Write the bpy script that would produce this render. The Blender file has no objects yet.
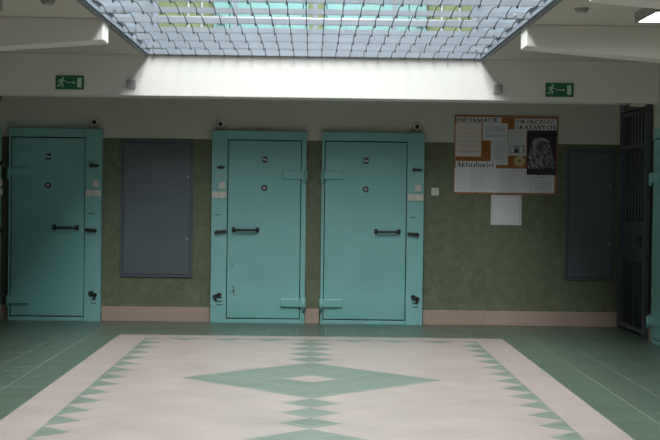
import bpy, bmesh, math, random
from mathutils import Vector, Matrix, Euler
random.seed(7)
sc = bpy.context.scene
col = sc.collection
R = math.radians

# ------------------------------------------------------------------ materials
def new_mat(name):
    m = bpy.data.materials.new(name); m.use_nodes = True
    nt = m.node_tree
    b = nt.nodes['Principled BSDF']
    return m, nt, b

def paint(name, c, rough=0.55, var=0.06, scale=3.0, bump=0.0, bscale=60, metal=0.0, spec=0.5):
    """painted / plastic surface with a slight mottling in its colour"""
    m, nt, b = new_mat(name)
    tc = nt.nodes.new('ShaderNodeTexCoord')
    n = nt.nodes.new('ShaderNodeTexNoise'); n.inputs['Scale'].default_value = scale; n.inputs['Detail'].default_value = 5
    nt.links.new(tc.outputs['Object'], n.inputs['Vector'])
    r = nt.nodes.new('ShaderNodeValToRGB')
    r.color_ramp.elements[0].position = .3; r.color_ramp.elements[1].position = .7
    r.color_ramp.elements[0].color = tuple(max(0, x*(1-var)) for x in c) + (1,)
    r.color_ramp.elements[1].color = tuple(min(1, x*(1+var)) for x in c) + (1,)
    nt.links.new(n.outputs['Fac'], r.inputs['Fac'])
    nt.links.new(r.outputs['Color'], b.inputs['Base Color'])
    b.inputs['Roughness'].default_value = rough
    b.inputs['Metallic'].default_value = metal
    b.inputs['Specular IOR Level'].default_value = spec
    if bump:
        n2 = nt.nodes.new('ShaderNodeTexNoise'); n2.inputs['Scale'].default_value = bscale; n2.inputs['Detail'].default_value = 3
        nt.links.new(tc.outputs['Object'], n2.inputs['Vector'])
        bp = nt.nodes.new('ShaderNodeBump'); bp.inputs['Strength'].default_value = bump; bp.inputs['Distance'].default_value = .01
        nt.links.new(n2.outputs['Fac'], bp.inputs['Height']); nt.links.new(bp.outputs['Normal'], b.inputs['Normal'])
    return m

def speckle(name, c1, c2, scale=70):
    """mosaic plaster: small grains of two greens"""
    m, nt, b = new_mat(name)
    tc = nt.nodes.new('ShaderNodeTexCoord')
    v = nt.nodes.new('ShaderNodeTexNoise'); v.inputs['Scale'].default_value = scale; v.inputs['Detail'].default_value = 2
    n = nt.nodes.new('ShaderNodeTexNoise'); n.inputs['Scale'].default_value = 13; n.inputs['Detail'].default_value = 4
    nt.links.new(tc.outputs['Object'], v.inputs['Vector']); nt.links.new(tc.outputs['Object'], n.inputs['Vector'])
    a = nt.nodes.new('ShaderNodeMath'); a.operation = 'MULTIPLY_ADD'; a.inputs[1].default_value = .8
    nt.links.new(v.outputs['Fac'], a.inputs[0])
    s = nt.nodes.new('ShaderNodeMath'); s.operation = 'MULTIPLY'; s.inputs[1].default_value = .2
    nt.links.new(n.outputs['Fac'], s.inputs[0]); nt.links.new(s.outputs[0], a.inputs[2])
    r = nt.nodes.new('ShaderNodeValToRGB')
    r.color_ramp.elements[0].position = .41; r.color_ramp.elements[1].position = .59
    r.color_ramp.elements[0].color = c1 + (1,); r.color_ramp.elements[1].color = c2 + (1,)
    nt.links.new(a.outputs[0], r.inputs['Fac']); nt.links.new(r.outputs['Color'], b.inputs['Base Color'])
    b.inputs['Roughness'].default_value = .6
    bp = nt.nodes.new('ShaderNodeBump'); bp.inputs['Strength'].default_value = .15; bp.inputs['Distance'].default_value = .004
    nt.links.new(v.outputs['Fac'], bp.inputs['Height']); nt.links.new(bp.outputs['Normal'], b.inputs['Normal'])
    return m

def tiles(name, c1, c2, grout, w, h, origin, rot=0.0, mortar=.0035, rough=.3, rowvec='XY'):
    m, nt, b = new_mat(name)
    tc = nt.nodes.new('ShaderNodeTexCoord')
    sub = nt.nodes.new('ShaderNodeVectorMath'); sub.operation = 'SUBTRACT'; sub.inputs[1].default_value = origin
    nt.links.new(tc.outputs['Object'], sub.inputs[0])
    src = sub.outputs[0]
    if rowvec != 'XY':
        sp = nt.nodes.new('ShaderNodeSeparateXYZ'); cb = nt.nodes.new('ShaderNodeCombineXYZ')
        nt.links.new(src, sp.inputs[0])
        nt.links.new(sp.outputs[rowvec[0]], cb.inputs[0]); nt.links.new(sp.outputs[rowvec[1]], cb.inputs[1])
        src = cb.outputs[0]
    mp = nt.nodes.new('ShaderNodeMapping'); mp.inputs['Rotation'].default_value = (0, 0, rot)
    nt.links.new(src, mp.inputs['Vector'])
    br = nt.nodes.new('ShaderNodeTexBrick'); br.offset = 0; br.squash = 1
    br.inputs['Scale'].default_value = 1; br.inputs['Brick Width'].default_value = w; br.inputs['Row Height'].default_value = h
    br.inputs['Mortar Size'].default_value = mortar; br.inputs['Mortar Smooth'].default_value = .2
    br.inputs['Color1'].default_value = c1 + (1,); br.inputs['Color2'].default_value = c2 + (1,); br.inputs['Mortar'].default_value = grout + (1,)
    nt.links.new(mp.outputs[0], br.inputs['Vector'])
    n = nt.nodes.new('ShaderNodeTexNoise'); n.inputs['Scale'].default_value = 2.2; n.inputs['Detail'].default_value = 5
    nt.links.new(tc.outputs['Object'], n.inputs['Vector'])
    mr = nt.nodes.new('ShaderNodeMapRange'); mr.inputs['To Min'].default_value = .9; mr.inputs['To Max'].default_value = 1.1
    nt.links.new(n.outputs['Fac'], mr.inputs['Value'])
    mx = nt.nodes.new('ShaderNodeVectorMath'); mx.operation = 'SCALE'
    nt.links.new(br.outputs['Color'], mx.inputs[0]); nt.links.new(mr.outputs[0], mx.inputs['Scale'])
    nt.links.new(mx.outputs[0], b.inputs['Base Color'])
    rr = nt.nodes.new('ShaderNodeMapRange'); rr.inputs['To Min'].default_value = rough-.06; rr.inputs['To Max'].default_value = rough+.1
    nt.links.new(n.outputs['Fac'], rr.inputs['Value']); nt.links.new(rr.outputs[0], b.inputs['Roughness'])
    bp = nt.nodes.new('ShaderNodeBump'); bp.invert = True; bp.inputs['Strength'].default_value = .3; bp.inputs['Distance'].default_value = .002
    nt.links.new(br.outputs['Fac'], bp.inputs['Height']); nt.links.new(bp.outputs['Normal'], b.inputs['Normal'])
    return m

def glow(name, c, s):
    m, nt, b = new_mat(name)
    b.inputs['Base Color'].default_value = c + (1,)
    b.inputs['Emission Color'].default_value = c + (1,); b.inputs['Emission Strength'].default_value = s
    return m

WALL = paint('grey_white_wall_paint', (.52, .53, .47), .8, .03, 1.5, .12, 90)
CEIL = paint('white_ceiling_paint', (.53, .51, .45), .85, .02, 1.2, .1, 80)
BEAM = paint('white_beam_paint', (.72, .70, .66), .8, .02, 1.2, .1, 80)
DADO = speckle('green_mosaic_plaster', (.060, .075, .038), (.165, .185, .105), 100)
OLIVE = paint('olive_wall_paint', (.15, .19, .085), .6, .05, 2)
TEAL = paint('teal_steel_paint', (.175, .405, .395), .38, .05, 2.5, .05, 14)
TEALD = paint('teal_frame_paint', (.185, .415, .405), .42, .05, 3.5, .05, 20)
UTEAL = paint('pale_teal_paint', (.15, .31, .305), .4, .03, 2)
SLATE = paint('slate_grey_steel_paint', (.080, .100, .112), .5, .08, 3)
SLATEF = paint('slate_frame_paint', (.072, .090, .104), .5, .05, 3)
GAP = paint('dark_gap', (.012, .022, .022), .9, .1)
BLACK = paint('black_steel', (.012, .012, .013), .42, .2, 20)
WHITEP = paint('white_plastic', (.66, .66, .62), .4, .03, 20)
CREAMP = paint('aged_white_plastic', (.55, .54, .47), .45, .05, 20)
SLABP = paint('blue_grey_slab_paint', (.21, .25, .295), .7, .04, 1.5)
SLAT = paint('galvanised_steel', (.235, .265, .30), .5, .1, 6)
RAILP = paint('pale_grey_rail_paint', (.36, .38, .40), .5, .04, 5)
WIRE = paint('dark_wire_steel', (.05, .06, .07), .5, .2, 30)
TRIMM = paint('dark_edge_steel', (.16, .18, .19), .5, .1, 8)
UWALL = paint('pale_blue_grey_upper_wall', (.23, .27, .31), .7, .03, 1.5)
CORK = paint('cork', (.30, .115, .028), .9, .25, 60, .2, 120)
OAK = paint('varnished_wood_frame', (.33, .14, .045), .45, .2, 25)
PAPER = paint('white_paper', (.62, .63, .65), .8, .02, 8)
PAPERC = paint('cream_paper', (.66, .60, .56), .8, .02, 8)
PAPERG = paint('grey_newsprint', (.55, .58, .60), .8, .03, 12)
INK = paint('black_ink', (.015, .015, .02), .8, .1)
GREYINK = paint('grey_print', (.30, .31, .34), .8, .1)
BLUEINK = paint('blue_print', (.22, .30, .42), .8, .1)
REDINK = paint('faded_red_print', (.55, .34, .31), .8, .1)
POSTER = paint('dark_poster_paper', (.018, .014, .016), .6, .2, 20)
CHALK = paint('pale_drawing_strokes', (.46, .48, .49), .8, .15, 40)
BADGE = paint('cream_gold_badge', (.55, .47, .27), .6, .12, 60)
SIGNG = paint('exit_sign_green', (.008, .13, .055), .5, .05)
SIGNW = paint('exit_sign_white', (.52, .68, .58), .5, .03)
DOTB = paint('dark_blue_plate', (.02, .03, .10), .5, .1)
SENSG = paint('grey_plastic_grille', (.36, .34, .35), .7, .08, 90)
DARKP = paint('dark_grey_plastic', (.05, .05, .055), .5, .1)
BROWNP = paint('brown_bell_enamel', (.06, .04, .04), .4, .1)
GATEM = paint('dark_gate_paint', (.055, .065, .075), .45, .1, 10)
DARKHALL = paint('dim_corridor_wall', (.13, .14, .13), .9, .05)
LAMP = glow('fluorescent_diffuser', (1, .99, .96), 9)
DETG = paint('grey_white_detector', (.36, .35, .32), .7, .03)
DIFFOFF = paint('unlit_diffuser', (.45, .45, .44), .4, .03)
HOUS = paint('lamp_housing', (.30, .29, .27), .5, .05)

G1, G2, GR = (.058, .087, .062), (.066, .096, .070), (.13, .162, .13)
B1, B2, BR = (.265, .226, .202), (.285, .241, .217), (.215, .19, .165)
TGS = tiles('green_floor_tile', G1, G2, GR, .30, .30, (.15, 14.19, 0), 0, .007, .3)
TBS = tiles('beige_floor_tile_straight', B1, B2, BR, .30, .30, (.15, 14.19, 0), 0, .003, .34)
DX, DY = .4125, .424
# the inner field is laid on the diagonal
TGD = tiles('green_floor_tile_diagonal', (.115, .150, .120), (.125, .16, .13), (.20, .24, .20), .2958, .2958, (0, 13.678, 0), R(45), .005, .34)
TBD = tiles('beige_floor_tile_diagonal', B1, B2, BR, .2958, .2958, (0, 13.678, 0), R(45), .005, .34)
SKIRT = tiles('pink_beige_skirting_tile', (.36, .26, .21), (.38, .275, .225), (.30, .24, .20), .30, .30, (.15, 0, 0), 0, .004, .45, rowvec='XZ')
SKIRTS = tiles('pink_beige_skirting_tile_side', (.36, .26, .21), (.38, .275, .225), (.30, .24, .20), .30, .30, (.15, 14.19, 0), 0, .004, .45, rowvec='YZ')

# ------------------------------------------------------------------ mesh helpers
class MB:
    def __init__(s): s.bm = bmesh.new()
    def box(s, x0, x1, y0, y1, z0, z1, bev=0.0, mi=0, seg=2):
        r = bmesh.ops.create_cube(s.bm, size=1)
        vs = r['verts']
        for v in vs:
            v.co = Vector(((x0+x1)/2 + v.co.x*(x1-x0), (y0+y1)/2 + v.co.y*(y1-y0), (z0+z1)/2 + v.co.z*(z1-z0)))
        fs = {f for v in vs for f in v.link_faces}
        for f in fs: f.material_index = mi
        if bev:
            es = {e for v in vs for e in v.link_edges}
            o = bmesh.ops.bevel(s.bm, geom=list(es), offset=bev, segments=seg, affect='EDGES', profile=.5)
            for f in o['faces']: f.material_index = mi
        return s
    def obox(s, c, size, eul, bev=0.0, mi=0):
        """box turned about its centre"""
        r = bmesh.ops.create_cube(s.bm, size=1); vs = r['verts']
        M = Matrix.Translation(c) @ Euler(eul).to_matrix().to_4x4()
        for v in vs: v.co = M @ Vector((v.co.x*size[0], v.co.y*size[1], v.co.z*size[2]))
        for f in {f for v in vs for f in v.link_faces}: f.material_index = mi
        if bev:
            bmesh.ops.bevel(s.bm, geom=list({e for v in vs for e in v.link_edges}), offset=bev, segments=2, affect='EDGES', profile=.5)
        return s
    def rod(s, a, b, r, r2=None, seg=12, mi=0):
        a, b = Vector(a), Vector(b); d = b - a; L = d.length
        q = d.to_track_quat('Z', 'Y').to_matrix().to_4x4()
        M = Matrix.Translation((a+b)/2) @ q
        o = bmesh.ops.create_cone(s.bm, cap_ends=True, segments=seg, radius1=r, radius2=r if r2 is None else r2, depth=L, matrix=M)
        for f in {f for v in o['verts'] for f in v.link_faces}: f.material_index = mi; f.smooth = len(f.verts) == 4
        return s
    def ball(s, c, r, sc=(1, 1, 1), mi=0, u=16, v=10):
        o = bmesh.ops.create_uvsphere(s.bm, u_segments=u, v_segments=v, radius=r)
        for w in o['verts']: w.co = Vector((c[0]+w.co.x*sc[0], c[1]+w.co.y*sc[1], c[2]+w.co.z*sc[2]))
        for f in {f for w in o['verts'] for f in w.link_faces}: f.material_index = mi; f.smooth = True
        return s
    def tube(s, pts, r, seg=8, mi=0):
        pts = [Vector(p) for p in pts]; rings = []
        for i, p in enumerate(pts):
            d = (pts[min(i+1, len(pts)-1)] - pts[max(i-1, 0)]).normalized()
            up = Vector((0, 0, 1)) if abs(d.z) < .9 else Vector((1, 0, 0))
            a = d.cross(up).normalized(); b = a.cross(d)
            rings.append([s.bm.verts.new(p + a*math.cos(2*math.pi*k/seg)*r + b*math.sin(2*math.pi*k/seg)*r) for k in range(seg)])
        for i in range(len(rings)-1):
            for k in range(seg):
                f = s.bm.faces.new((rings[i][k], rings[i][(k+1) % seg], rings[i+1][(k+1) % seg], rings[i+1][k])); f.smooth = True; f.material_index = mi
        f = s.bm.faces.new(rings[0]); f.material_index = mi
        f = s.bm.faces.new(list(reversed(rings[-1]))); f.material_index = mi
        return s
    def poly(s, pts, mi=0):
        f = s.bm.faces.new([s.bm.verts.new(p) for p in pts]); f.material_index = mi
        return s
    def prism(s, pts, a, b, axis='y', mi=0):
        """outline pts in the other two axes, extruded from a to b along axis"""
        def P(p, t): return {'y': (p[0], t, p[1]), 'x': (t, p[0], p[1]), 'z': (p[0], p[1], t)}[axis]
        A = [s.bm.verts.new(P(p, a)) for p in pts]; B = [s.bm.verts.new(P(p, b)) for p in pts]
        n = len(pts); fs = [s.bm.faces.new(A), s.bm.faces.new(list(reversed(B)))]
        for i in range(n): fs.append(s.bm.faces.new((A[i], B[i], B[(i+1) % n], A[(i+1) % n])))
        for f in fs: f.material_index = mi
        return s
    def ring(s, c, ro, ri, y0, y1, seg=28, mi=0):
        """flat ring facing -y"""
        vs = []
        for y in (y0, y1):
            for r in (ro, ri):
                vs.append([s.bm.verts.new((c[0]+r*math.cos(2*math.pi*k/seg), y, c[1]+r*math.sin(2*math.pi*k/seg))) for k in range(seg)])
        fo, fi, bo, bi = vs
        for k in range(seg):
            j = (k+1) % seg
            for q in ((fo[k], fo[j], fi[j], fi[k]), (bo[k], bi[k], bi[j], bo[j]), (fo[k], bo[k], bo[j], fo[j]), (fi[k], fi[j], bi[j], bi[k])):
                f = s.bm.faces.new(q); f.material_index = mi
        return s
    def build(s, name, mats, parent=None, loc=None, label=None):
        bmesh.ops.recalc_face_normals(s.bm, faces=s.bm.faces[:])
        me = bpy.data.meshes.new(name); s.bm.to_mesh(me); s.bm.free()
        for m in (mats if isinstance(mats, (list, tuple)) else [mats]): me.materials.append(m)
        o = bpy.data.objects.new(name, me); col.objects.link(o)
        if parent: o.parent = parent
        if loc: o.location = loc
        if label: o['label'] = label
        return o

def tag(o, label=None, cat=None, group=None, kind=None):
    if label: o['label'] = label
    if cat: o['category'] = cat
    if group: o['group'] = group
    if kind: o['kind'] = kind
    return o
def thing(name, label, cat, loc=(0, 0, 0), rz=0, group=None, kind=None):
    o = bpy.data.objects.new(name, None); col.objects.link(o)
    o.location = loc; o.rotation_euler = (0, 0, rz); o.empty_display_size = .1
    return tag(o, label, cat, group, kind)
def copy_tree(o, parent=None):
    c = o.copy(); col.objects.link(c)
    if parent: c.parent = parent
    for ch in list(o.children):
        copy_tree(ch, c)
    return c
def struct(o, label, cat): return tag(o, label, cat, kind='structure')

# ------------------------------------------------------------------ dimensions
YB = 15.65        # back wall
XW = 3.5          # side walls
ZC = 2.84         # ceiling
YO = 14.10        # back end of the ceiling opening = face of the back beam
XO = 1.70         # half width of the opening
YN = 1.10         # near end of the opening
YF = -3.2         # wall behind the camera
ZU = 3.08         # upper floor
ZT = 6.3          # roof underside
DADOZ = 2.055

# ------------------------------------------------------------------ floor
def build_floor():
    m = MB()
    X1, X2 = 4*DX, 4*DX+.30
    yT = 13.89; NJ = 60; yN = yT - NJ/2*DY
    yT2, yN2 = yT+.30, yN-.30
    def quad(x0, x1, y0, y1, mi): m.poly([(x0, y0, 0), (x1, y0, 0), (x1, y1, 0), (x0, y1, 0)], mi)
    quad(-XW-1.9, -X2, YF-.1, YB+.1, 0); quad(X2, XW+1.9, YF-.1, YB+.1, 0)
    quad(-X2, X2, yT2, YB+.1, 0); quad(-X2, X2, YF-.1, yN2, 0)
    quad(-X2, -X1, yN2, yT2, 1); quad(X1, X2, yN2, yT2, 1)
    quad(-X1, X1, yT, yT2, 1); quad(-X1, X1, yN2, yN, 1)
    for i in range(-8, 9):
        for j in range(0, NJ+1):
            if (i + j) % 2: continue
            cx, cy = i*DX/2, yT - j*DY/2
            pts = [(cx-DX/2, cy), (cx, cy-DY/2), (cx+DX/2, cy), (cx, cy+DY/2)]
            if i == -8: pts = [pts[1], pts[2], pts[3]]
            elif i == 8: pts = [pts[0], pts[1], pts[3]]
            if j == 0: pts = [p for p in pts if p[1] <= yT+1e-6] 
            elif j == NJ: pts = [p for p in pts if p[1] >= yN-1e-6]
            if len(pts) < 3:
                if abs(i) != 8: continue
                s = 1 if i < 0 else -1
                continue
            # which tiles are green: edge halves, the centre column and five-by-five lozenges
            green = abs(i) == 8 or j in (0, NJ) or i == 0
            for bc in (14, 30, 46):
                a = (abs(i) + abs(j-bc))/2
                if a <= 2: green = a > 0
            m.poly([(p[0], p[1], 0) for p in pts], 3 if green else 2)
    # quarter tiles in the four corners
    for sx in (-1, 1):
        m.poly([(sx*X1, yT, 0), (sx*(X1-DX/2), yT, 0), (sx*X1, yT-DY/2, 0)], 3)
        m.poly([(sx*X1, yN, 0), (sx*(X1-DX/2), yN, 0), (sx*X1, yN+DY/2, 0)], 3)
    bmesh.ops.remove_doubles(m.bm, verts=m.bm.verts[:], dist=.0005)
    bmesh.ops.recalc_face_normals(m.bm, faces=m.bm.faces[:])
    if sum(f.normal.z for f in m.bm.faces) < 0: bmesh.ops.reverse_faces(m.bm, faces=m.bm.faces[:])
    me = bpy.data.meshes.new('floor'); m.bm.to_mesh(me); m.bm.free()
    for mt in (TGS, TBS, TBD, TGD): me.materials.append(mt)
    o = bpy.data.objects.new('floor', me); col.objects.link(o)
    return struct(o, 'tiled hall floor with a beige field, green border and green lozenges', 'floor')
build_floor()

# ------------------------------------------------------------------ ground storey walls
def wall_box(name, x0, x1, y0, y1, z0, z1, label, cat='wall', mats=(WALL,), split=DADOZ, step=None):
    """wall with green mosaic plaster up to the dado line"""
    m = MB()
    m.box(x0, x1, y0, y1, z0, split, mi=1); m.box(x0, x1, y0, y1, split, z1, mi=0)
    return struct(m.build(name, [WALL, DADO]), label, cat)
wall_box('wall_back', -XW-.2, XW+.2, YB, YB+.2, 0, ZC, 'end wall of the hall, grey-white above green mosaic plaster')
wall_box('wall_left', -XW-.2, -XW, YF, YB, 0, ZC, 'left side wall of the hall with green plaster dado')
wall_box('wall_front', -XW-.2, XW+.2, YF-.2, YF, 0, ZC, 'hall wall behind the viewer')
GY0, GY1, GZ = 14.36, 15.52, 2.42
m = MB()
for (a, b) in ((YF, GY0), (GY1, YB)):
    m.box(XW, XW+.2, a, b, 0, DADOZ, mi=1); m.box(XW, XW+.2, a, b, DADOZ, ZC, mi=0)
m.box(XW, XW+.2, GY0, GY1, GZ, ZC, mi=0)
struct(m.build('wall_right', [WALL, DADO]), 'right side wall of the hall with the barred corridor opening', 'wall')
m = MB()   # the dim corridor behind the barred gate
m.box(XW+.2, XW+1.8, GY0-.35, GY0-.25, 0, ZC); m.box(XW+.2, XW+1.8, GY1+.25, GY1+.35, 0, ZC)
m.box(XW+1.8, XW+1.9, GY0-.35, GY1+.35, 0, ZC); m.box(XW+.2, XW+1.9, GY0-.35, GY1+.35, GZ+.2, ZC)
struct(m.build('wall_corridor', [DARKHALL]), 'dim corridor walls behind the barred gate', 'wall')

# skirting tiles (kept clear of the doors)
D_BACK = [(-3.397, -2.357), (-1.135, -.075), (.085, 1.25)]
m = MB(); xs = [-XW] + [v for d in D_BACK for v in d] + [XW]
for a, b in zip(xs[::2], xs[1::2]): m.box(a, b, YB-.014, YB, 0, .165, .003)
struct(m.build('baseboard_back', [SKIRT]), 'pinkish beige tile skirting along the end wall', 'baseboard')
for side, sx, segs in (('left', -1, ((YF, 14.15), (15.28, YB-.014))), ('right', 1, ((YF, 12.79), ))):
    m = MB()
    for a, b in segs: m.box(sx*XW - (.014 if sx > 0 else 0), sx*XW + (.014 if sx < 0 else 0), a, b, 0, .165, .003)
    if sx > 0: m.box(XW-.014, XW, 13.95, GY0, 0, .165, .003)
    struct(m.build('baseboard_'+side, [SKIRTS]), 'pinkish beige tile skirting along the %s wall' % side, 'baseboard')

# ------------------------------------------------------------------ ceiling with the large opening, beams
m = MB()
m.box(-XW-.2, -XO, YF-.2, YB+.2, ZC, ZU); m.box(XO, XW+.2, YF-.2, YB+.2, ZC, ZU)
m.box(-XO, XO, YO, YB+.2, ZC, ZU); m.box(-XO, XO, YF-.2, YN, ZC, ZU)
struct(m.build('ceiling', [CEIL]), 'white ceiling slab around the long rectangular opening', 'ceiling')
m = MB()
BZ = 2.425
m.box(-XW, XW, YO, YO+.35, BZ, ZC, .006)
struct(m.build('trim_1', [BEAM]), 'white transverse beam at the far end of the ceiling opening', 'beam')
n = 2
for yb in (11.2, 8.35, 5.25, 2.15):
    for sx in (-1, 1):
        m = MB()
        pts = [(sx*XO, ZC), (sx*XO, 2.665), (sx*XW, 2.52), (sx*XW, ZC)]
        m.prism(pts, yb, yb+.30, 'y')
        bmesh.ops.bevel(m.bm, geom=m.bm.edges[:], offset=.006, segments=1, affect='EDGES')
        pos = {11.2: 'second', 8.35: 'third', 5.25: 'fourth', 2.15: 'fifth'}[yb]
        struct(m.build('trim_%d' % n, [BEAM]), 'short tapered white beam from the %s wall to the opening, %s from the end wall' % ('left' if sx < 0 else 'right', pos), 'beam'); n += 1
# painted slab edge lining the opening, and its dark steel edge below
m = MB()
t = .03
m.box(-XO, XO, YO-t, YO, ZC, 3.115); m.box(-XO, XO, YN, YN+t, ZC, 3.115)
m.box(-XO, -XO+t, YN+t, YO-t, ZC, 3.115); m.box(XO-t, XO, YN+t, YO-t, ZC, 3.115)
struct(m.build('trim_%d' % n, [SLABP]), 'blue-grey painted lining around the inside of the ceiling opening', 'trim'); n += 1
m = MB()
for sx in (-1, 1):
    a, b = sorted((sx*(XO-.01), sx*(XO+.018)))
    m.box(a, b, YN, YO-.002, ZC-.022, ZC-.002, .003)
struct(m.build('trim_%d' % n, [TRIMM]), 'dark steel edging under both long sides of the ceiling opening', 'trim'); n += 1

# ------------------------------------------------------------------ upper storey
def uwall(name, x0, x1, y0, y1, label):
    m = MB(); m.box(x0, x1, y0, y1, ZU, ZU+1.75, mi=1); m.box(x0, x1, y0, y1, ZU+1.75, ZT, mi=0)
    return struct(m.build(name, [UWALL, OLIVE]), label, 'wall')
uwall('wall_upper_back', -XW-.2, XW+.2, YB, YB+.2, 'upper storey end wall with olive dado seen through the grating')
for sx, nm in ((-1, 'left'), (1, 'right')):
    a, b = sorted((sx*XW, sx*(XW+.2)))
    m = MB(); m.box(a, b, YF-.2, YB, ZU, ZT)
    struct(m.build('wall_upper_'+nm, [UWALL]), 'pale upper storey wall on the %s side' % nm, 'wall')
m = MB(); m.box(-XW-.2, XW+.2, YF-.4, YF-.2, ZU, ZT); struct(m.build('wall_upper_front', [UWALL]), 'upper storey wall behind the viewer', 'wall')
SX, SY0, SY1 = 1.0, 1.0, 15.2
m = MB()
m.box(-XW-.2, -SX, YF-.4, YB+.2, ZT, ZT+.2); m.box(SX, XW+.2, YF-.4, YB+.2, ZT, ZT+.2)
m.box(-SX, SX, SY1, YB+.2, ZT, ZT+.2); m.box(-SX, SX, YF-.4, SY0, ZT, ZT+.2)
struct(m.build('ceiling_upper', [UWALL]), 'roof slab around the skylight over the upper storey', 'ceiling')
m = MB()
for k in range(10):
    y = SY0 + (SY1-SY0)*k/9
    m.box(-SX, SX, y-.03, y+.03, ZT+.05, ZT+.15)
m.box(-.03, .03, SY0, SY1, ZT+.05, ZT+.15)
struct(m.build('window_1', [SLAT]), 'glazing bars of the roof skylight', 'skylight')
# columns of the upper gallery
for sx, nm in ((-1, 'left'), (1, 'right')):
    a, b = sorted((sx*1.66, sx*2.02))
    m = MB(); m.box(a, b, YO+.2, YO+.5, ZU, ZT, .01)
    struct(m.build('trim_%d' % n, [UWALL]), 'pale gallery column on the %s, above the grating' % nm, 'column'); n += 1

# gallery guard rail above the end of the opening
gr = thing('gallery_railing', 'white tube railing of the upper gallery seen through the grating', 'railing', (0, YO+.1, ZU))
for z, nm in ((.15, 'lower_rail'), (.62, 'middle_rail'), (1.1, 'top_rail')):
    MB().rod((-1.62, 0, z), (1.62, 0, z), .017).build(nm, RAILP, gr)
for k in range(5):
    x = -1.62 + 3.24*k/4
    MB().box(x-.022, x+.022, -.012, .03, 0, 1.13, .004).rod((x, .009, 0), (x, .009, .012), .045).build('post', SLABP, gr)

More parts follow.
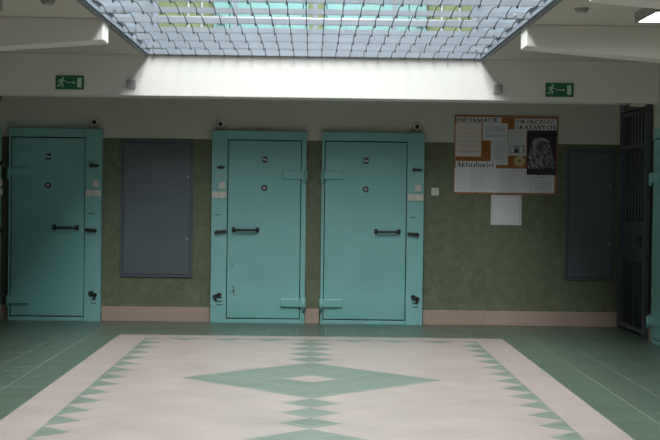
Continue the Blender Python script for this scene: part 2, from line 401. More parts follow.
# ------------------------------------------------------------------ steel cell doors
def make_door(name, W, leaf0, leaf1, H, lock, label, n_handle=1, leafmat=TEAL, framemat=TEALD, marks=False, tilt=(.12, -.18)):
    """local frame: x across, -y towards the room, z up; W width, leaf0..leaf1 the leaf; lock = -1 lock post at the left, +1 at the right"""
    t = thing(name, label, 'door', kind='structure')
    hw = W/2; D = .085
    lo, hi = leaf0, leaf1
    g = .008
    # frame: head, sill, jambs (the broad lock post is a part of its own)
    f = MB()
    f.box(-hw, hw, -D, 0, 2.055, H, .004)
    f.box(-hw, hw, -D+.01, 0, 0, .045, .004)
    if lock < 0: f.box(hi+g, hw, -D, 0, .045, 2.055, .004)
    else: f.box(-hw, lo-g, -D, 0, .045, 2.055, .004)
    f.build('frame', framemat, t)
    p = MB()
    if lock < 0: px0, px1 = -hw, lo-g
    else: px0, px1 = hi+g, hw
    p.box(px0, px1, -D-.012, 0, 0, H, .004)
    p.box(px0+.006, px1-.006, -D-.0135, -D-.011, 1.18, 1.184)          # seam lines of the cover plates
    p.box(px0+.006, px1-.006, -D-.0135, -D-.011, .135, .139)
    post = p.build('lock_post', framemat, t)
    s = MB()
    for z in (.28, .24, .20): s.box((px0+px1)/2-.02, (px0+px1)/2+.045, -D-.0145, -D-.0115, z, z+.008)
    s.box(px0+.04, px0+.10, -D-.0145, -D-.0115, 1.205, 1.213)
    s.build('vent_slots', GAP, post, label='small dark slots in the lock post')
    MB().box(lo-g, hi+g, -.02, 0, .045, 2.055).build('reveal', GAP, t, label='dark gap around the leaf')
    L = MB()
    L.box(lo, hi, -D+.004, -.021, .057, 2.043, .006)
    leaf = L.build('door_leaf', leafmat, t)
    c = (lo+hi)/2
    fy = -D+.004
    # number plate, peephole
    x = c - .03*(-lock)*0
    q = MB(); q.box(x-.028, x+.028, fy-.004, fy, 1.80, 1.87, .002, mi=0); q.box(x-.020, x+.020, fy-.0055, fy-.0035, 1.826, 1.838, mi=1)
    q.box(x-.020, x-.006, fy-.0055, fy-.0035, 1.85, 1.856, mi=1)
    q.build('number_plate', [DOTB, WHITEP], leaf, label='dark blue plate with a white stripe')
    q = MB(); q.ring((x, 1.515), .033, .019, fy-.012, fy+.001); q.rod((x, fy-.003, 1.515), (x, fy+.001, 1.515), .02, mi=1)
    q.build('peephole', [BLACK, SENSG], leaf, label='round black-rimmed peephole')
    # pull handle
    if lock < 0: hx0, hx1 = lo+.055, lo+.345
    else: hx0, hx1 = hi-.345, hi-.065
    hz = 1.045
    q = MB(); q.tube([(hx0+.012, fy, hz), (hx0+.012, fy-.045, hz), (hx0+.03, fy-.058, hz-.002), (hx1-.03, fy-.058, hz-.002), (hx1-.012, fy-.045, hz), (hx1-.012, fy, hz)], .0135, 10)
    q.box(hx0-.008, hx0+.032, fy-.006, fy, hz-.028, hz+.028, .003); q.box(hx1-.032, hx1+.008, fy-.006, fy, hz-.028, hz+.028, .003)
    q.build('pull_handle', BLACK, leaf, label='black horizontal pull handle')
    # box hinges on the side away from the lock
    for z in (1.665, .235):
        q = MB()
        if lock < 0:
            q.box(hi-.21, hi+.012, fy-.03, fy-.0005, z-.045, z+.045, .006); q.box(hi+.010, hw+.012, -D-.03, -D+.002, z-.05, z+.05, .006)
            q.rod((hi+.045, -D-.03, z-.085), (hi+.045, -D-.03, z+.04), .016)
        else:
            q.box(lo-.012, lo+.21, fy-.03, fy-.0005, z-.045, z+.045, .006); q.box(-hw-.012, lo-.010, -D-.03, -D+.002, z-.05, z+.05, .006)
            q.rod((lo-.03, -D-.03, z-.085), (lo-.03, -D-.03, z+.04), .016)
        q.build('hinge_box', leafmat, t)
    # locks on the post
    pc = (px0+px1)/2; py = -D-.012
    for z, big, ang in ((1.74, 0, .05), (1.02, 1, tilt[0] if lock > 0 else -tilt[0]), (.315, 2, 0)):
        sgn = -lock                                   # towards the leaf
        q = MB()
        if big == 1:
            q.obox((pc+.02*sgn, py-.018, z), (.135, .03, .034), (0, ang, 0), .008)
            q.rod((pc-.015*sgn, py, z), (pc-.015*sgn, py-.05, z), .02)
            q.obox((pc+.03*sgn, py-.045, z+.003), (.09, .016, .018), (0, ang, 0), .004)
        elif big == 0:
            q.rod((pc+.02*sgn, py, z), (pc+.02*sgn, py-.04, z), .021)
            q.obox((pc-.005*sgn+.02, py-.03, z-.002), (.085, .018, .026), (0, 0, 0), .006)
        else:
            q.rod((pc+.01*sgn, py, z+.005), (pc+.01*sgn, py-.04, z+.005), .022)
            q.obox((pc-.01*sgn, py-.028, z-.002), (.10, .02, .028), (0, .25*lock, 0), .006)
            q.tube([(pc+.03*lock, py-.02, z-.01), (pc+.035*lock, py-.025, z-.04), (pc+.02*lock, py-.02, z-.06)], .011)
        q.build('bolt_lock', BLACK, post, label=['upper black bolt', 'middle black bolt lever', 'lower black bolt with a hanging padlock'][big])
    q = MB(); q.ring((pc+.0, 1.645), .019, .009, py-.005, py+.001); q.build('keyhole', SENSG, post)
    for (x0, x1, z0, z1) in ((pc-.005, pc+.065, 1.50, 1.575), (px0+.006, pc-.002, 1.395, 1.47), (pc+.002, px1-.006, 1.395, 1.47)):
        q = MB(); q.box(x0, x1, py-.016, py, z0, z1, .004); q.box(x0+.02, x1-.02, py-.021, py-.014, z0+.018, z1-.018, .002)
        q.build('switch_plate', CREAMP, post, label='off-white switch plate')
    if marks:
        q = MB(); 
        for (a, b, w, h) in ((.055, .40, .03, .012), (.065, .335, .018, .05), (.03, .335, .02, .01), (.05, .63, .012, .02), (.075, .31, .01, .02)):
            q.box(lo+a, lo+a+w, fy-.001, fy+.001, b, b+h)
        q.build('paint_chips', paint('bare_rust_chips', (.09, .07, .06), .8, .2), leaf, label='dark chipped spots in the paint near the bottom')
    return t

d1 = make_door('door_1', 1.035, -.485, .3275, 2.15, 1, 'leftmost teal steel cell door on the end wall, in the dim corner')
d1.location = (-2.8775, YB, 0)
d2 = make_door('door_2', 1.055, -.345, .465, 2.15, -1, 'middle teal steel cell door with its lock post on the left', marks=True)
d2.location = (-.605, YB, 0)
d3 = make_door('door_3', 1.145, -.535, .375, 2.15, 1, 'teal steel cell door on the end wall nearest the notice board')
d3.location = (.668, YB, 0)
d4 = copy_tree(d3); d4.name = 'door_4'; d4.location = (XW, 13.37, 0); d4.rotation_euler = (0, 0, R(-90))
d4['label'] = 'teal steel door on the right wall, cut off by the picture edge'
d5 = copy_tree(d1); d5.name = 'door_5'; d5.location = (-XW, 14.72, 0); d5.rotation_euler = (0, 0, R(90))
d5['label'] = 'teal steel door on the left wall, seen edge-on beside the corner'
# doors of the upper storey stand over the lower ones
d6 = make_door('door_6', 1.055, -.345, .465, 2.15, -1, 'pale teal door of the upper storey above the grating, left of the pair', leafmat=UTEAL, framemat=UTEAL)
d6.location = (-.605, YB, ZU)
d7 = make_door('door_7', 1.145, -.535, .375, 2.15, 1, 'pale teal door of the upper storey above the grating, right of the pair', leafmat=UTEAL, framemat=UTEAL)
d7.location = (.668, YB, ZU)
for x, lb in ((-1.42, 'white upper-wall conduit nearer the left column'), (-1.27, 'white upper-wall conduit beside the left upper door'), (1.42, 'white upper-wall conduit beside the right upper door'), (1.62, 'white upper-wall conduit nearer the right column')):
    tag(MB().box(x-.012, x+.012, YB-.02, YB, ZU, ZU+2.3, .003).build('wall_conduit', RAILP), lb, 'conduit', 'conduits on the upper wall')

# ------------------------------------------------------------------ wire grating across the opening
gt = thing('ceiling_grating', 'steel security grating of blue-grey slats and dark sagging wires closing the ceiling opening', 'grating', (0, 0, ZC))
SL = [14.05 - .65*k for k in range(20)]
for sx in (-1, 1):
    a, b = sorted((sx*(XO-.045), sx*(XO-.012)))
    MB().box(a, b, SL[-1]-.05, YO-.04, .055, .085, .003).build('side_angle', SLAT, gt)
for k, y in enumerate(SL):
    s = MB()
    x = XO-.034
    s.box(-x, x, y-.004, y+.004, .004, .044)           # upright web
    s.box(-x, x, y-.004, y+.012, .0, .0055)             # flange
    s.build('slat', SLAT, gt)
    if k % 2 and k < 14:
        for sx in (-1, 1):                              # bracket at both ends of the slat
            a, b = sorted((sx*(x-.22), sx*x))
            MB().box(a, b, y-.03, y+.012, -.012, -.001, .002).rod((sx*(x-.12), y-.02, -.002), (sx*(x-.12), y-.02, .028), .008).build('bracket', TRIMM, gt)
NW = 24
for i in range(NW):
    x = -1.61 + .14*i
    pts = []
    for k in range(len(SL)-1):
        for q in range(6):
            u = q/6; y = SL[k]*(1-u) + SL[k+1]*u
            pts.append((x + (.008*math.sin(k*2.1+i*1.3) if q == 0 else 0), y, -.006 + .034*4*u*(1-u)*(1+.2*math.sin(i*2.7+k))))
    pts.append((x, SL[-1], -.006))
    w = MB(); w.tube(pts, .0038, 5)
    for y in SL: w.box(x-.007, x+.007, y-.010, y+.006, -.016, .006)      # crimped clip at each slat
    w.build('wire', WIRE, gt)

# ------------------------------------------------------------------ fittings on the back beam
def exit_sign(x, z, label):
    t = thing('exit_sign', label, 'exit sign', (x, YO, z), group='green exit signs on the beam')
    MB().box(-.1425, .1425, -.012, 0, -.07, .07, .003).build('sign_plate', SIGNG, t, label='green plate')
    y0, y1 = -.014, -.0115
    m = MB()
    # running figure heading right
    cx = -.085
    def limb(pts, w):
        for (a, b) in zip(pts, pts[1:]):
            d = Vector((b[0]-a[0], b[1]-a[1])); nrm = Vector((-d.y, d.x)).normalized()*w/2; e = d.normalized()*w*.25
            m.prism([(a[0]-e.x+nrm.x, a[1]-e.y+nrm.y), (b[0]+e.x+nrm.x, b[1]+e.y+nrm.y), (b[0]+e.x-nrm.x, b[1]+e.y-nrm.y), (a[0]-e.x-nrm.x, a[1]-e.y-nrm.y)], y0, y1, 'y')
    m.rod((cx+.018, y0, .043), (cx+.018, y1, .043), .0105)
    limb([(cx+.008, .030), (cx-.006, -.004)], .020)
    limb([(cx+.010, .026), (cx+.026, .010), (cx+.042, .018)], .008)
    limb([(cx+.004, .028), (cx-.022, .024), (cx-.030, .006)], .008)
    limb([(cx-.004, -.004), (cx+.018, -.018), (cx+.010, -.046)], .010)
    limb([(cx-.006, -.004), (cx-.014, -.030), (cx-.040, -.034)], .010)
    m.build('running_figure', SIGNW, t)
    m = MB(); m.box(-.035, .035, y0, y1, -.004, .004); m.prism([(.035, .013), (.058, 0), (.035, -.013)], y0, y1, 'y')
    m.build('arrow', SIGNW, t)
    MB().box(.075, .118, y0, y1, -.048, .048).build('doorway_symbol', SIGNW, t)
exit_sign(-2.467, 2.547, 'green exit sign with running figure on the beam above the leftmost cell door')
exit_sign(2.483, 2.541, 'green exit sign with running figure on the beam right of the notice board')
for x, lb in ((-1.848, 'small grey square grille on the beam beside the left exit sign'), (1.86, 'small grey square grille on the beam above the notice board')):
    m = MB(); m.box(x-.045, x+.045, YO-.02, YO, 2.494, 2.584, .005, mi=0)
    for k in range(6): m.box(x-.034, x+.034, YO-.0225, YO-.019, 2.506+k*.0128, 2.511+k*.0128, mi=1)
    tag(m.build('speaker_grille', [SENSG, HOUS]), lb, 'speaker', 'square grilles on the beam')

# call lights over the doors
for x, lb in ((-2.457, 'round white lamp over the lock post of the leftmost cell door'), (-1.045, 'round white lamp over the lock post of the middle cell door'), (1.158, 'round white lamp over the cell door nearest the notice board')):
    t = thing('door_lamp', lb, 'lamp', (x, YB, 2.225), group='round lamps over the doors')
    MB().rod((0, 0, 0), (0, -.035, 0), .054, .044, 24).build('base', CREAMP, t)
    MB().ball((0, -.036, 0), .024, (1, .8, 1)).build('lens', BLACK, t, label='small dark lens')

# slate cabinets set in the wall
def hatch(x0, x1, z0, z1, label):
    t = thing('wall_cabinet', label, 'cabinet', ((x0+x1)/2, YB, z0), group='slate steel wall cabinets')
    w, h = (x1-x0)/2, z1-z0
    m = MB(); b = .028
    m.box(-w, w, -.022, 0, 0, b, .003); m.box(-w, w, -.022, 0, h-b, h, .003); m.box(-w, -w+b, -.022, 0, b, h-b, .003); m.box(w-b, w, -.022, 0, b, h-b, .003)
    m.box(-w+b, w-b, -.004, 0, b, h-b)
    m.build('frame', SLATEF, t)
    d = MB().box(-w+b+.006, w-b-.006, -.026, -.0045, b+.006, h-b-.006, .003).build('door', SLATE, t)
    for z in (h*.28, h*.73): MB().rod((w-.062, -.026, z), (w-.062, -.033, z), .010).build('lock_screw', SENSG, d, label='small lighter lock screw')
hatch(-2.155, -1.345, .50, 2.045, 'slate grey steel wall cabinet between the leftmost and middle cell doors')
hatch(2.845, 3.40, .525, 2.0, 'slate grey steel wall cabinet between the notice board and the barred gate')

# light switch right of the third door
t = thing('light_switch', 'single white light switch on the green wall beside the rightmost end-wall door', 'switch', (1.372, YB, 1.50))
MB().box(-.042, .042, -.012, 0, -.042, .042, .004).build('plate', WHITEP, t)
MB().obox((0, -.0135, 0), (.042, .008, .05), (R(5), 0, 0), .002).build('rocker', CREAMP, t)

# ------------------------------------------------------------------ notice board and its papers
BX0, BX1, BZ0, BZ1 = 1.58, 2.745, 1.478, 2.363
bt = thing('notice_board', 'wooden-framed cork notice board on the end wall, covered with papers', 'notice board', ((BX0+BX1)/2, YB, BZ0))
w = (BX1-BX0)/2; h = BZ1-BZ0
MB().box(-w+.02, w-.02, -.0160, 0, .02, h-.02).build('cork_panel', CORK, bt)
m = MB(); m.box(-w, w, -.0158, 0, 0, .024, .004); m.box(-w, w, -.0158, 0, h-.024, h, .004); m.box(-w, -w+.024, -.0158, 0, .024, h-.024, .004); m.box(w-.024, w, -.0158, 0, .024, h-.024, .004)
m.build('frame', OAK, bt)
PY = YB-.0160
def bx(zx): return 1.58 + (zx-45)*(1.165/482)        # positions measured across the board
def bz(zz): return 2.363 - (zz-45)*(.885/363)
def sheet(x0, x1, z0, z1, name, label, lines=(), mat=PAPER, layer=0, group='papers on the notice board', cat='paper'):
    X0, X1, Z1, Z0 = bx(x0), bx(x1), bz(z0), bz(z1)
    y = PY - .0015*layer
    t = thing(name, label, cat, (X0, y, Z0), group=group)
    W, H = X1-X0, Z1-Z0
    q = MB().box(0, W, -.0012, 0, 0, H); mats = [mat]
    if lines:
        by = {}
        for (fx0, fx1, fz, th, mt) in lines: by.setdefault(mt.name, (mt, []))[1].append((fx0, fx1, fz, th))
        for mt, ls in by.values():
            mats.append(mt)
            for (a, b, fz, th) in ls:
                # a line of print: word-sized dashes
                x = a*W
                while x < b*W - .004:
                    ww = min(random.uniform(.012, .032), b*W-x)
                    q.box(x, x+ww, -.0016, -.0011, H*(1-fz)-th/2, H*(1-fz)+th/2, mi=len(mats)-1); x += ww + .005
    q.build('sheet', mats, t)
    return t
def arc(cx, cz, rx, rz, a0, a1, n=12):
    return [(cx+rx*math.cos(R(a0+(a1-a0)*k/n)), cz+rz*math.sin(R(a0+(a1-a0)*k/n))) for k in range(n+1)]
K, N_ = .21, .10       # heavy and light stroke of the serif lettering
def V(x, z0=0, z1=1, w=K, s0=1, s1=1): return ('v', x, z0, z1, w, s0, s1)
def S(pts, w): return ('s', pts, w)
def O(cx, cz, rx, rz, a0=0, a1=360): return ('o', cx, cz, rx, rz, a0, a1)
ACC = S([(.40, 1.10), (.56, 1.27)], .08)
GL = {
 'I': (.36, [V(.18)]),
 'N': (.86, [V(.13, w=N_), V(.73, w=N_, s0=0), S([(.13, .98), (.73, .03)], K)]),
 'F': (.70, [V(.17), S([(.17, .965), (.64, .965), (.64, .78)], N_), S([(.17, .52), (.50, .52), (.50, .42)], N_), S([(.50, .52), (.50, .62)], N_)]),
 'O': (.86, [O(.43, .5, .33, .47)]),
 'R': (.84, [V(.17), S([(.17, .965)]+arc(.42, .745, .20, .22, 90, -90)+[(.17, .525)], .09), S([(.42, .52), (.76, .02)], K)]),
 'M': (1.04, [V(.13, w=N_), V(.90), S([(.13, .98), (.50, .05)], K), S([(.50, .05), (.86, .98)], N_)]),
 'A': (.88, [S([(.14, .02), (.44, .98)], N_), S([(.42, .98), (.74, .02)], K), S([(.24, .34), (.62, .34)], N_), S([(.03, .025), (.27, .025)], .05), S([(.60, .025), (.88, .025)], .05)]),
 'C': (.80, [O(.43, .5, .33, .47, 48, 312), S([(.66, .98), (.66, .70)], N_)]),
 'J': (.52, [V(.33, .18, 1, s0=0), S([(.33, .20), (.27, .06), (.14, .03), (.06, .12)], .09)]),
 'E': (.76, [V(.17), S([(.17, .965), (.66, .965), (.66, .78)], N_), S([(.17, .52), (.50, .52), (.50, .42)], N_), S([(.50, .52), (.50, .62)], N_), S([(.17, .035), (.70, .035), (.70, .24)], N_)]),
 'T': (.78, [V(.39, s1=0), S([(.06, .76), (.06, .965), (.72, .965), (.72, .76)], N_)]),
 'W': (1.2, [S([(.12, .98), (.38, .03)], K), S([(.38, .03), (.60, .98)], N_), S([(.56, .98), (.82, .03)], K), S([(.82, .03), (1.06, .98)], N_), S([(0, .975), (.26, .975)], .05), S([(.46, .975), (.68, .975)], .05), S([(.96, .975), (1.16, .975)], .05)]),
 'Z': (.76, [S([(.10, .76), (.10, .965), (.66, .965)], N_), S([(.62, .96), (.12, .04)], K), S([(.10, .035), (.70, .035), (.70, .24)], N_)]),
 'S': (.68, [S(arc(.34, .735, .22, .235, 40, 200, 8)+[(.34, .51)]+arc(.34, .265, .23, .235, 20, -140, 8), .12), S([(.55, .98), (.55, .74)], .05), S([(.09, .02), (.09, .27)], .05)]),
 'K': (.90, [V(.17), S([(.22, .42), (.68, .97)], N_), S([(.38, .58), (.78, .03)], K), S([(.56, .975), (.84, .975)], .05), S([(.62, .025), (.92, .025)], .05)]),
 'Y': (.84, [S([(.12, .98), (.42, .48)], K), S([(.42, .48), (.70, .98)], N_), V(.42, 0, .5, s1=0), S([(0, .975), (.28, .975)], .05), S([(.58, .975), (.82, .975)], .05)]),
 'H': (.94, [V(.17), V(.77), S([(.17, .5), (.77, .5)], N_)]),
 'k': (.62, [V(.14, w=.17), S([(.16, .24), (.46, .62)], N_), S([(.28, .40), (.54, .03)], .12), S([(.40, .64), (.60, .64)], .045)]),
 't': (.42, [V(.18, .1, .88, w=.17, s0=0, s1=0), S([(.18, .12), (.24, .03), (.37, .07)], .07), S([(.04, .64), (.36, .64)], .05)]),
 'u': (.64, [V(.14, .14, .66, w=.17, s0=0), V(.50, 0, .66, w=.17), S([(.14, .16), (.22, .04), (.34, .04), (.48, .16)], .07)]),
 'a': (.56, [V(.40, .05, .5, w=.17, s0=0, s1=0), S([(.40, .48), (.34, .62), (.20, .64), (.09, .52)], .07), S([(.40, .40), (.20, .34), (.09, .20), (.16, .05), (.28, .04), (.40, .16)], .09), S([(.40, .06), (.54, .03)], .05)]),
 'l': (.32, [V(.16, w=.17)]),
 'n': (.64, [V(.14, 0, .66, w=.17), V(.50, 0, .52, w=.17, s1=0), S([(.16, .52), (.28, .63), (.40, .63), (.50, .50)], .07)]),
 'o': (.58, [O(.29, .33, .20, .31)]),
 's': (.46, [S([(.38, .54), (.26, .63), (.12, .56), (.13, .42), (.33, .27), (.36, .12), (.22, .03), (.07, .12)], .09)]),
 'c': (.50, [O(.28, .33, .19, .31, 50, 310)]),
 'i': (.32, [V(.16, 0, .66, w=.17), S([(.16, .84), (.16, .97)], .14)]),
}
def lettering(body, parent, x, z, cap, width):
    """heavy serif lettering, one flat mesh facing -y"""
    q = MB(); adv = 0; items = []
    up = {'Ó': 'O', 'Ś': 'S', 'Ć': 'C', 'ś': 's'}
    for ch in body:
        w, st = GL[up.get(ch, ch)]
        items += [(adv, k) for k in st]
        if ch in 'ÓŚĆ': items.append((adv, S([(.36, 1.06), (.56, 1.22)], .10)))
        if ch == 'ś': items.append((adv, S([(.20, .74), (.34, .92)], .09)))
        adv += w + .05
    kx = width/adv; y0, y1 = -.0019, -.0011
    def seg(a, b, w):
        d = Vector((b[0]-a[0], b[1]-a[1])); 
        if d.length < 1e-6: return
        e = d.normalized(); nn = Vector((-e.y, e.x))*w/2; e = e*w*.2
        P = [(a[0]-e.x+nn.x, a[1]-e.y+nn.y), (b[0]+e.x+nn.x, b[1]+e.y+nn.y), (b[0]+e.x-nn.x, b[1]+e.y-nn.y), (a[0]-e.x-nn.x, a[1]-e.y-nn.y)]
        q.prism([(x+p[0]*kx, z+p[1]*cap) for p in P], y0, y1, 'y')
    for ox, k in items:
        if k[0] == 'v':
            _, vx, z0, z1, w, s0, s1 = k; vx += ox
            seg((vx, z0+w*.2), (vx, z1-w*.2), w)
            if s0: seg((vx-.13, z0+.025), (vx+.13, z0+.025), .05)
            if s1: seg((vx-.13, z1-.025), (vx+.13, z1-.025), .05)
        elif k[0] == 's':
            for a, b in zip(k[1], k[1][1:]): seg((a[0]+ox, a[1]), (b[0]+ox, b[1]), k[2])
        else:
            _, cx, cz, rx, rz, a0, a1 = k; n = 20; P = []; I = []
            for t_ in range(n+1):
                a = R(a0+(a1-a0)*t_/n)
                P.append((x+(ox+cx+(rx+.03)*math.cos(a))*kx, z+(cz+rz*math.sin(a))*cap))
                I.append((x+(ox+cx+(rx-.16)*math.cos(a))*kx, z+(cz+(rz-.09)*math.sin(a))*cap))
            for t_ in range(n): q.prism([P[t_], P[t_+1], I[t_+1], I[t_]], y0, y1, 'y')
    q.build('lettering', INK, parent, label='black serif lettering')
# text sheets
sheet(50, 170, 82, 235, 'notice', 'tall white notice under the INFORMACJE heading, left edge of the board',
      [(.25, .75, .14, .006, REDINK), (.12, .9, .29, .006, REDINK), (.12, .9, .325, .005, REDINK), (.3, .7, .39, .005, REDINK), (.15, .9, .53, .005, BLUEINK), (.15, .85, .565, .005, BLUEINK), (.12, .9, .67, .006, REDINK), (.3, .8, .715, .004, REDINK), (.12, .9, .83, .008, BLUEINK), (.25, .7, .875, .006, BLUEINK)], PAPERC)
sheet(176, 293, 80, 160, 'notice', 'wide white notice pinned right of the tall one, below the heading',
      [(.12, .88, .2+.075*k, .006, GREYINK) for k in range(5)] + [(.05, .97, .68, .01, BLUEINK), (.05, .97, .78, .008, BLUEINK)], PAPER)
sheet(215, 295, 157, 272, 'notice', 'narrow grey-white notice overlapping the lower edge of the wide one',
      [(.15, .85, .1+.085*k, .004, GREYINK) for k in range(10)], PAPERG, 1)
t = sheet(297, 380, 108, 228, 'notice', 'grey notice with a small printed photograph left of the dark poster',
      [(.12, .9, .1+.07*k, .004, GREYINK) for k in range(7)], PAPERG)
W_ = bx(372)-bx(303); 
q = MB(); q.box(.015, .015+W_, -.002, -.0012, .025, .118, mi=0); q.box(.03, .055, -.0024, -.0019, .035, .105, mi=1); q.box(.13, .16, -.0024, -.0019, .035, .10, mi=1)
q.ball((.09, -.0018, .085), .016, (1, .1, 1), mi=0); q.prism([(.07, .03), (.11, .03), (.105, .07), (.09, .08), (.075, .07)], -.0028, -.0019, 'y', mi=2)
q.build('printed_photograph', [GREYINK, PAPER, INK], t, label='small grey printed picture')
# header strips with lettering
t = sheet(55, 263, 53, 80, 'heading_strip', 'white strip with the heading INFORMACJE at the top left of the board', (), PAPER, 1, cat='heading')
lettering('INFORMACJE', t, .012, .010, .046, .46)
t = sheet(325, 520, 57, 110, 'heading_strip', 'white sheet with the heading TWÓRCZOŚĆ SKAZANYCH at the top right', (), PAPER, 1, cat='heading')
lettering('TWÓRCZOŚĆ', t, .012, .072, .043, .44)
lettering('SKAZANYCH', t, .012, .009, .046, .445)
t = sheet(52, 240, 256, 288, 'heading_strip', 'white strip with the heading Aktualności above the bottom row of sheets', (), PAPER, 2, cat='heading')
lettering('Aktualności', t, .010, .012, .056, .42)
# bottom row
ords = ['first', 'second', 'third', 'fourth', 'fifth']
for k in range(5):
    sheet(49+70.5*k, 118.5+70.5*k, 288, 399, 'news_sheet', 'pale printed sheet, %s from the left in the bottom row of the board' % ords[k],
          [(.1, .48, .1+.06*j, .0035, GREYINK if (j+k) % 3 else BLUEINK) for j in range(14)] + [(.54, .92, .1+.06*j, .0035, GREYINK) for j in range(14) if (j*7+k) % 5], PAPERG if k % 2 else PAPER, group='row of sheets at the bottom of the board')
sheet(402, 514, 287, 399, 'news_sheet', 'widest pale sheet at the right end of the bottom row of the board',
      [(.2, .8, .35, .008, GREYINK), (.1, .9, .52, .005, GREYINK), (.1, .9, .62, .005, GREYINK), (.15, .85, .75, .005, GREYINK), (.1, .7, .85, .005, GREYINK)], PAPER, group='row of sheets at the bottom of the board')
# dark poster with a pale pencil-like drawing
t = thing('poster', 'dark poster with a pale drawn figure at the right of the board', 'poster', (bx(384), PY-.0018, bz(316)))
PW, PH = bx(521)-bx(384), bz(110)-bz(316)
pa = MB().box(0, PW, -.0012, 0, 0, PH).box(0, 0.001, -.0012, 0, 0, .001).build('sheet', POSTER, t)
q = MB()
cx, cz = PW*.46, PH*.62
def stroke(x, z, L, a, ww, y=-.0021):
    dx, dz = math.cos(a)*L/2, math.sin(a)*L/2
    if z-abs(dz) < .06 or z+abs(dz) > PH-.01 or x-abs(dx) < .004 or x+abs(dx) > PW-.004: return
    nx, nz = -math.sin(a)*ww, math.cos(a)*ww
    q.prism([(x-dx-nx, z-dz-nz), (x+dx-nx, z+dz-nz), (x+dx+nx, z+dz+nz), (x-dx+nx, z-dz+nz)], y, -.0013, 'y')
rnd = random.Random(3)
q.prism([(cx+.088*math.cos(a_), cz+.035+.062*math.sin(a_)) for a_ in [math.pi*k/16 for k in range(17)]], -.0018, -.0013, 'y', mi=1)
q.prism([(cx-.12, cz+.03), (cx+.12, cz+.03), (cx+.155, cz-.22), (cx-.155, cz-.22)], -.0016, -.0013, 'y', mi=2)
for k in range(46):                                   # the pale dome of the head, hatched
    u = rnd.uniform(-1, 1); v = rnd.uniform(0, 1)
    stroke(cx+.085*u, cz+.055*math.sqrt(max(0, 1-u*u))*v+.035, .034, .25*u+rnd.uniform(-.3, .3), .004)
for k in range(16):
    a = math.pi*(k+.5)/16; stroke(cx+.098*math.cos(a), cz+.035+.068*math.sin(a), .022, a+math.pi/2, .003)
for k in range(260):                                  # face and long shaggy hair below it
    u = rnd.uniform(-1, 1); v = rnd.random()
    x = cx + u*(.10+.075*v); z = cz + .03 - v*.30
    if abs(u) < .45 and v < .22 and rnd.random() < .75: continue
    stroke(x, z, rnd.uniform(.02, .05), math.pi/2 - u*.9 + rnd.uniform(-.35, .35), rnd.uniform(.001, .0024))
q.build('drawing', [CHALK, GREYINK, DARKP], t, label='pale grey drawn figure with a domed head and shaggy strokes')
m = MB(); m.rod((0, -.0018, 0), (0, 0, 0), .062, seg=32, mi=0); m.ring((0, 0), .052, .046, -.0026, -.0016, mi=1); m.ball((0, -.0015, 0), .022, (1, .05, 1), mi=1)
for a in range(8): 
    an = a*math.pi/4; m.obox((.034*math.cos(an), -.002, .034*math.sin(an)), (.014, .001, .006), (0, -an, 0), mi=1)
tag(m.build('round_badge', [BADGE, OAK], loc=(bx(350), PY-.0034, bz(253))), 'round cream and gold paper emblem left of the dark poster', 'emblem', 'papers on the notice board')
# blank sheet below the board
t = thing('wall_plaque', 'blank white square panel hanging on the green wall just below the notice board', 'panel', (2.177, YB, 1.135))
MB().box(-.172, .172, -.008, 0, 0, .336, .002).build('panel', PAPER, t)
m = MB()
for (a, b, c, d) in ((-.155, .155, .022, .026), (-.155, .155, .310, .314), (-.155, -.151, .026, .310), (.151, .155, .026, .310)): m.box(a, b, -.0088, -.0075, c, d)
m.build('border_line', GREYINK, t)

# ------------------------------------------------------------------ barred gate in the right wall
g = thing('barred_gate', 'dark barred steel gate with a solid lock plate in the right-hand corner', 'gate', (XW-.045, (GY0+GY1)/2, 0))
hw = (GY1-GY0)/2 + .04
m = MB(); m.box(-.03, .03, -hw, -hw+.06, 0, 2.46, .005); m.box(-.03, .03, hw-.06, hw, 0, 2.46, .005); m.box(-.03, .03, -hw+.06, hw-.06, 2.40, 2.46, .005)
m.build('frame', GATEM, g)
m = MB(); a = hw-.066
m.box(-.022, .022, -a, -a+.045, .04, 2.39, .004); m.box(-.022, .022, a-.045, a, .04, 2.39, .004)
for z in (.04, 1.99, 2.345): m.box(-.022, .022, -a+.045, a-.045, z, z+.045, .004)
leaf = m.build('gate_leaf', GATEM, g)
for k in range(6):
    y = -a + .045 + (2*a-.09)*(k+1)/7
    MB().rod((0, y, .08), (0, y, 2.35), .012).build('bar', GATEM, g)
MB().box(-.026, .026, -a+.045, a-.045, .79, 1.21, .004).build('lock_plate', GATEM, g, label='solid sheet panel at waist height')
MB().box(-.045, -.026, -a+.06, -a+.16, .95, 1.08, .004).rod((-.045, -a+.11, 1.02), (-.085, -a+.11, 1.02), .011).build('lock', BLACK, g)
for z in (.35, 1.9): MB().rod((-.028, a+.02, z), (-.028, a+.02, z+.11), .014).build('hinge', GATEM, g)

# dome camera and junction box under the beam
t = thing('dome_camera', 'small dark dome camera under the beam in the right corner', 'camera', (3.165, YO+.12, BZ))
MB().rod((0, 0, 0), (0, 0, -.025), .05, .05, 20).build('base', SENSG, t)
MB().ball((0, 0, -.04), .043).build('dome', DARKP, t)
tag(MB().box(3.23, 3.37, YO+.06, YO+.16, BZ-.035, BZ, .004).build('junction_box', CREAMP), 'small white box under the beam beside the dome camera', 'box')
# bell on the left wall
t = thing('alarm_bell', 'dark round alarm bell high on the left wall beside the corner', 'bell', (-XW, 15.28, 2.47))
MB().rod((0, 0, 0), (.03, 0, 0), .035, .03, 16).build('base', DARKP, t)
MB().rod((.03, 0, 0), (.075, 0, 0), .075, .045, 24).rod((.075, 0, 0), (.085, 0, 0), .012).build('gong', BROWNP, t)

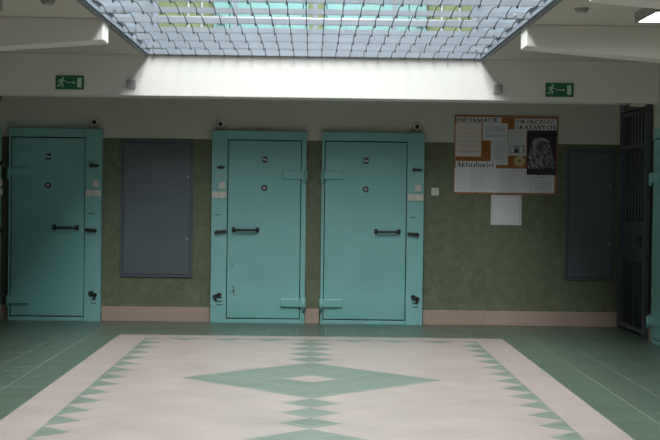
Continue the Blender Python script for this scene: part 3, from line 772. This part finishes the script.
# ------------------------------------------------------------------ ceiling fittings
def ceiling_light(x0, x1, y0, y1, on, label):
    t = thing('ceiling_light', label, 'ceiling light', ((x0+x1)/2, (y0+y1)/2, ZC), group=None)
    w, l = (x1-x0)/2, (y1-y0)/2
    m = MB(); e = .018
    m.box(-w, w, -l, -l+e, -.08, 0, .003); m.box(-w, w, l-e, l, -.08, 0, .003); m.box(-w, -w+e, -l+e, l-e, -.08, 0, .003); m.box(w-e, w, -l+e, l-e, -.08, 0, .003)
    m.box(-w+e, w-e, -l+e, l-e, -.02, 0)
    m.build('housing', HOUS, t)
    MB().box(-w+e, w-e, -l+e, l-e, -.074, -.06, .002).build('diffuser', LAMP if on else DIFFOFF, t, label='glowing white diffuser' if on else 'unlit pale diffuser')
ceiling_light(2.38, 3.0, 9.75, 10.37, True, 'lit square fluorescent ceiling light at the upper right edge')
ceiling_light(-2.90, -2.29, 9.65, 10.25, False, 'unlit square ceiling light at the upper left edge')
for x, y, lb in ((-1.95, 10.2, 'small round grey ceiling detector left of the opening'), (1.95, 10.2, 'small round grey ceiling detector right of the opening')):
    t = thing('smoke_detector', lb, 'smoke detector', (x, y, ZC), group='ceiling detectors')
    MB().rod((0, 0, 0), (0, 0, -.012), .055, .055, 24).build('base', DETG, t)
    MB().rod((0, 0, -.012), (0, 0, -.035), .048, .036, 24).build('cap', DETG, t)

# ------------------------------------------------------------------ light
w = bpy.data.worlds.new('sky'); sc.world = w; w.use_nodes = True
bg = w.node_tree.nodes['Background']; bg.inputs['Color'].default_value = (.86, .94, 1.0, 1); bg.inputs['Strength'].default_value = 6
def area(name, loc, rot, sx, sy, power, c, portal=False):
    l = bpy.data.lights.new(name, 'AREA'); l.shape = 'RECTANGLE'; l.size = sx; l.size_y = sy; l.energy = power; l.color = c
    if portal: l.cycles.is_portal = True
    o = bpy.data.objects.new(name, l); o.location = loc; o.rotation_euler = rot; col.objects.link(o); return o
area('skylight_daylight', (0, (SY0+SY1)/2, ZT+.25), (0, 0, 0), 2*SX, SY1-SY0, 1560, (.96, .985, .98))

# ------------------------------------------------------------------ camera
cam = bpy.data.cameras.new('camera'); co = bpy.data.objects.new('camera', cam); col.objects.link(co)
cam.sensor_width = 36; cam.lens = 1392/660*36; cam.clip_end = 200; cam.clip_start = .05
co.location = (0, 0, 1.45)
co.rotation_mode = 'QUATERNION'
co.rotation_quaternion = (Matrix.Rotation(R(-.712), 3, 'Z') @ Matrix.Rotation(R(90-1.041), 3, 'X') @ Matrix.Rotation(R(.75), 3, 'Z')).to_quaternion()
sc.camera = co
vs = sc.view_settings
sc.display_settings.display_device = 'sRGB'
vs.view_transform = 'Standard'; vs.look = 'None'; vs.gamma = 1; vs.use_curve_mapping = False
vs.exposure = 0.0
sc.cycles.max_bounces = 10; sc.cycles.diffuse_bounces = 6; sc.cycles.sample_clamp_indirect = 4
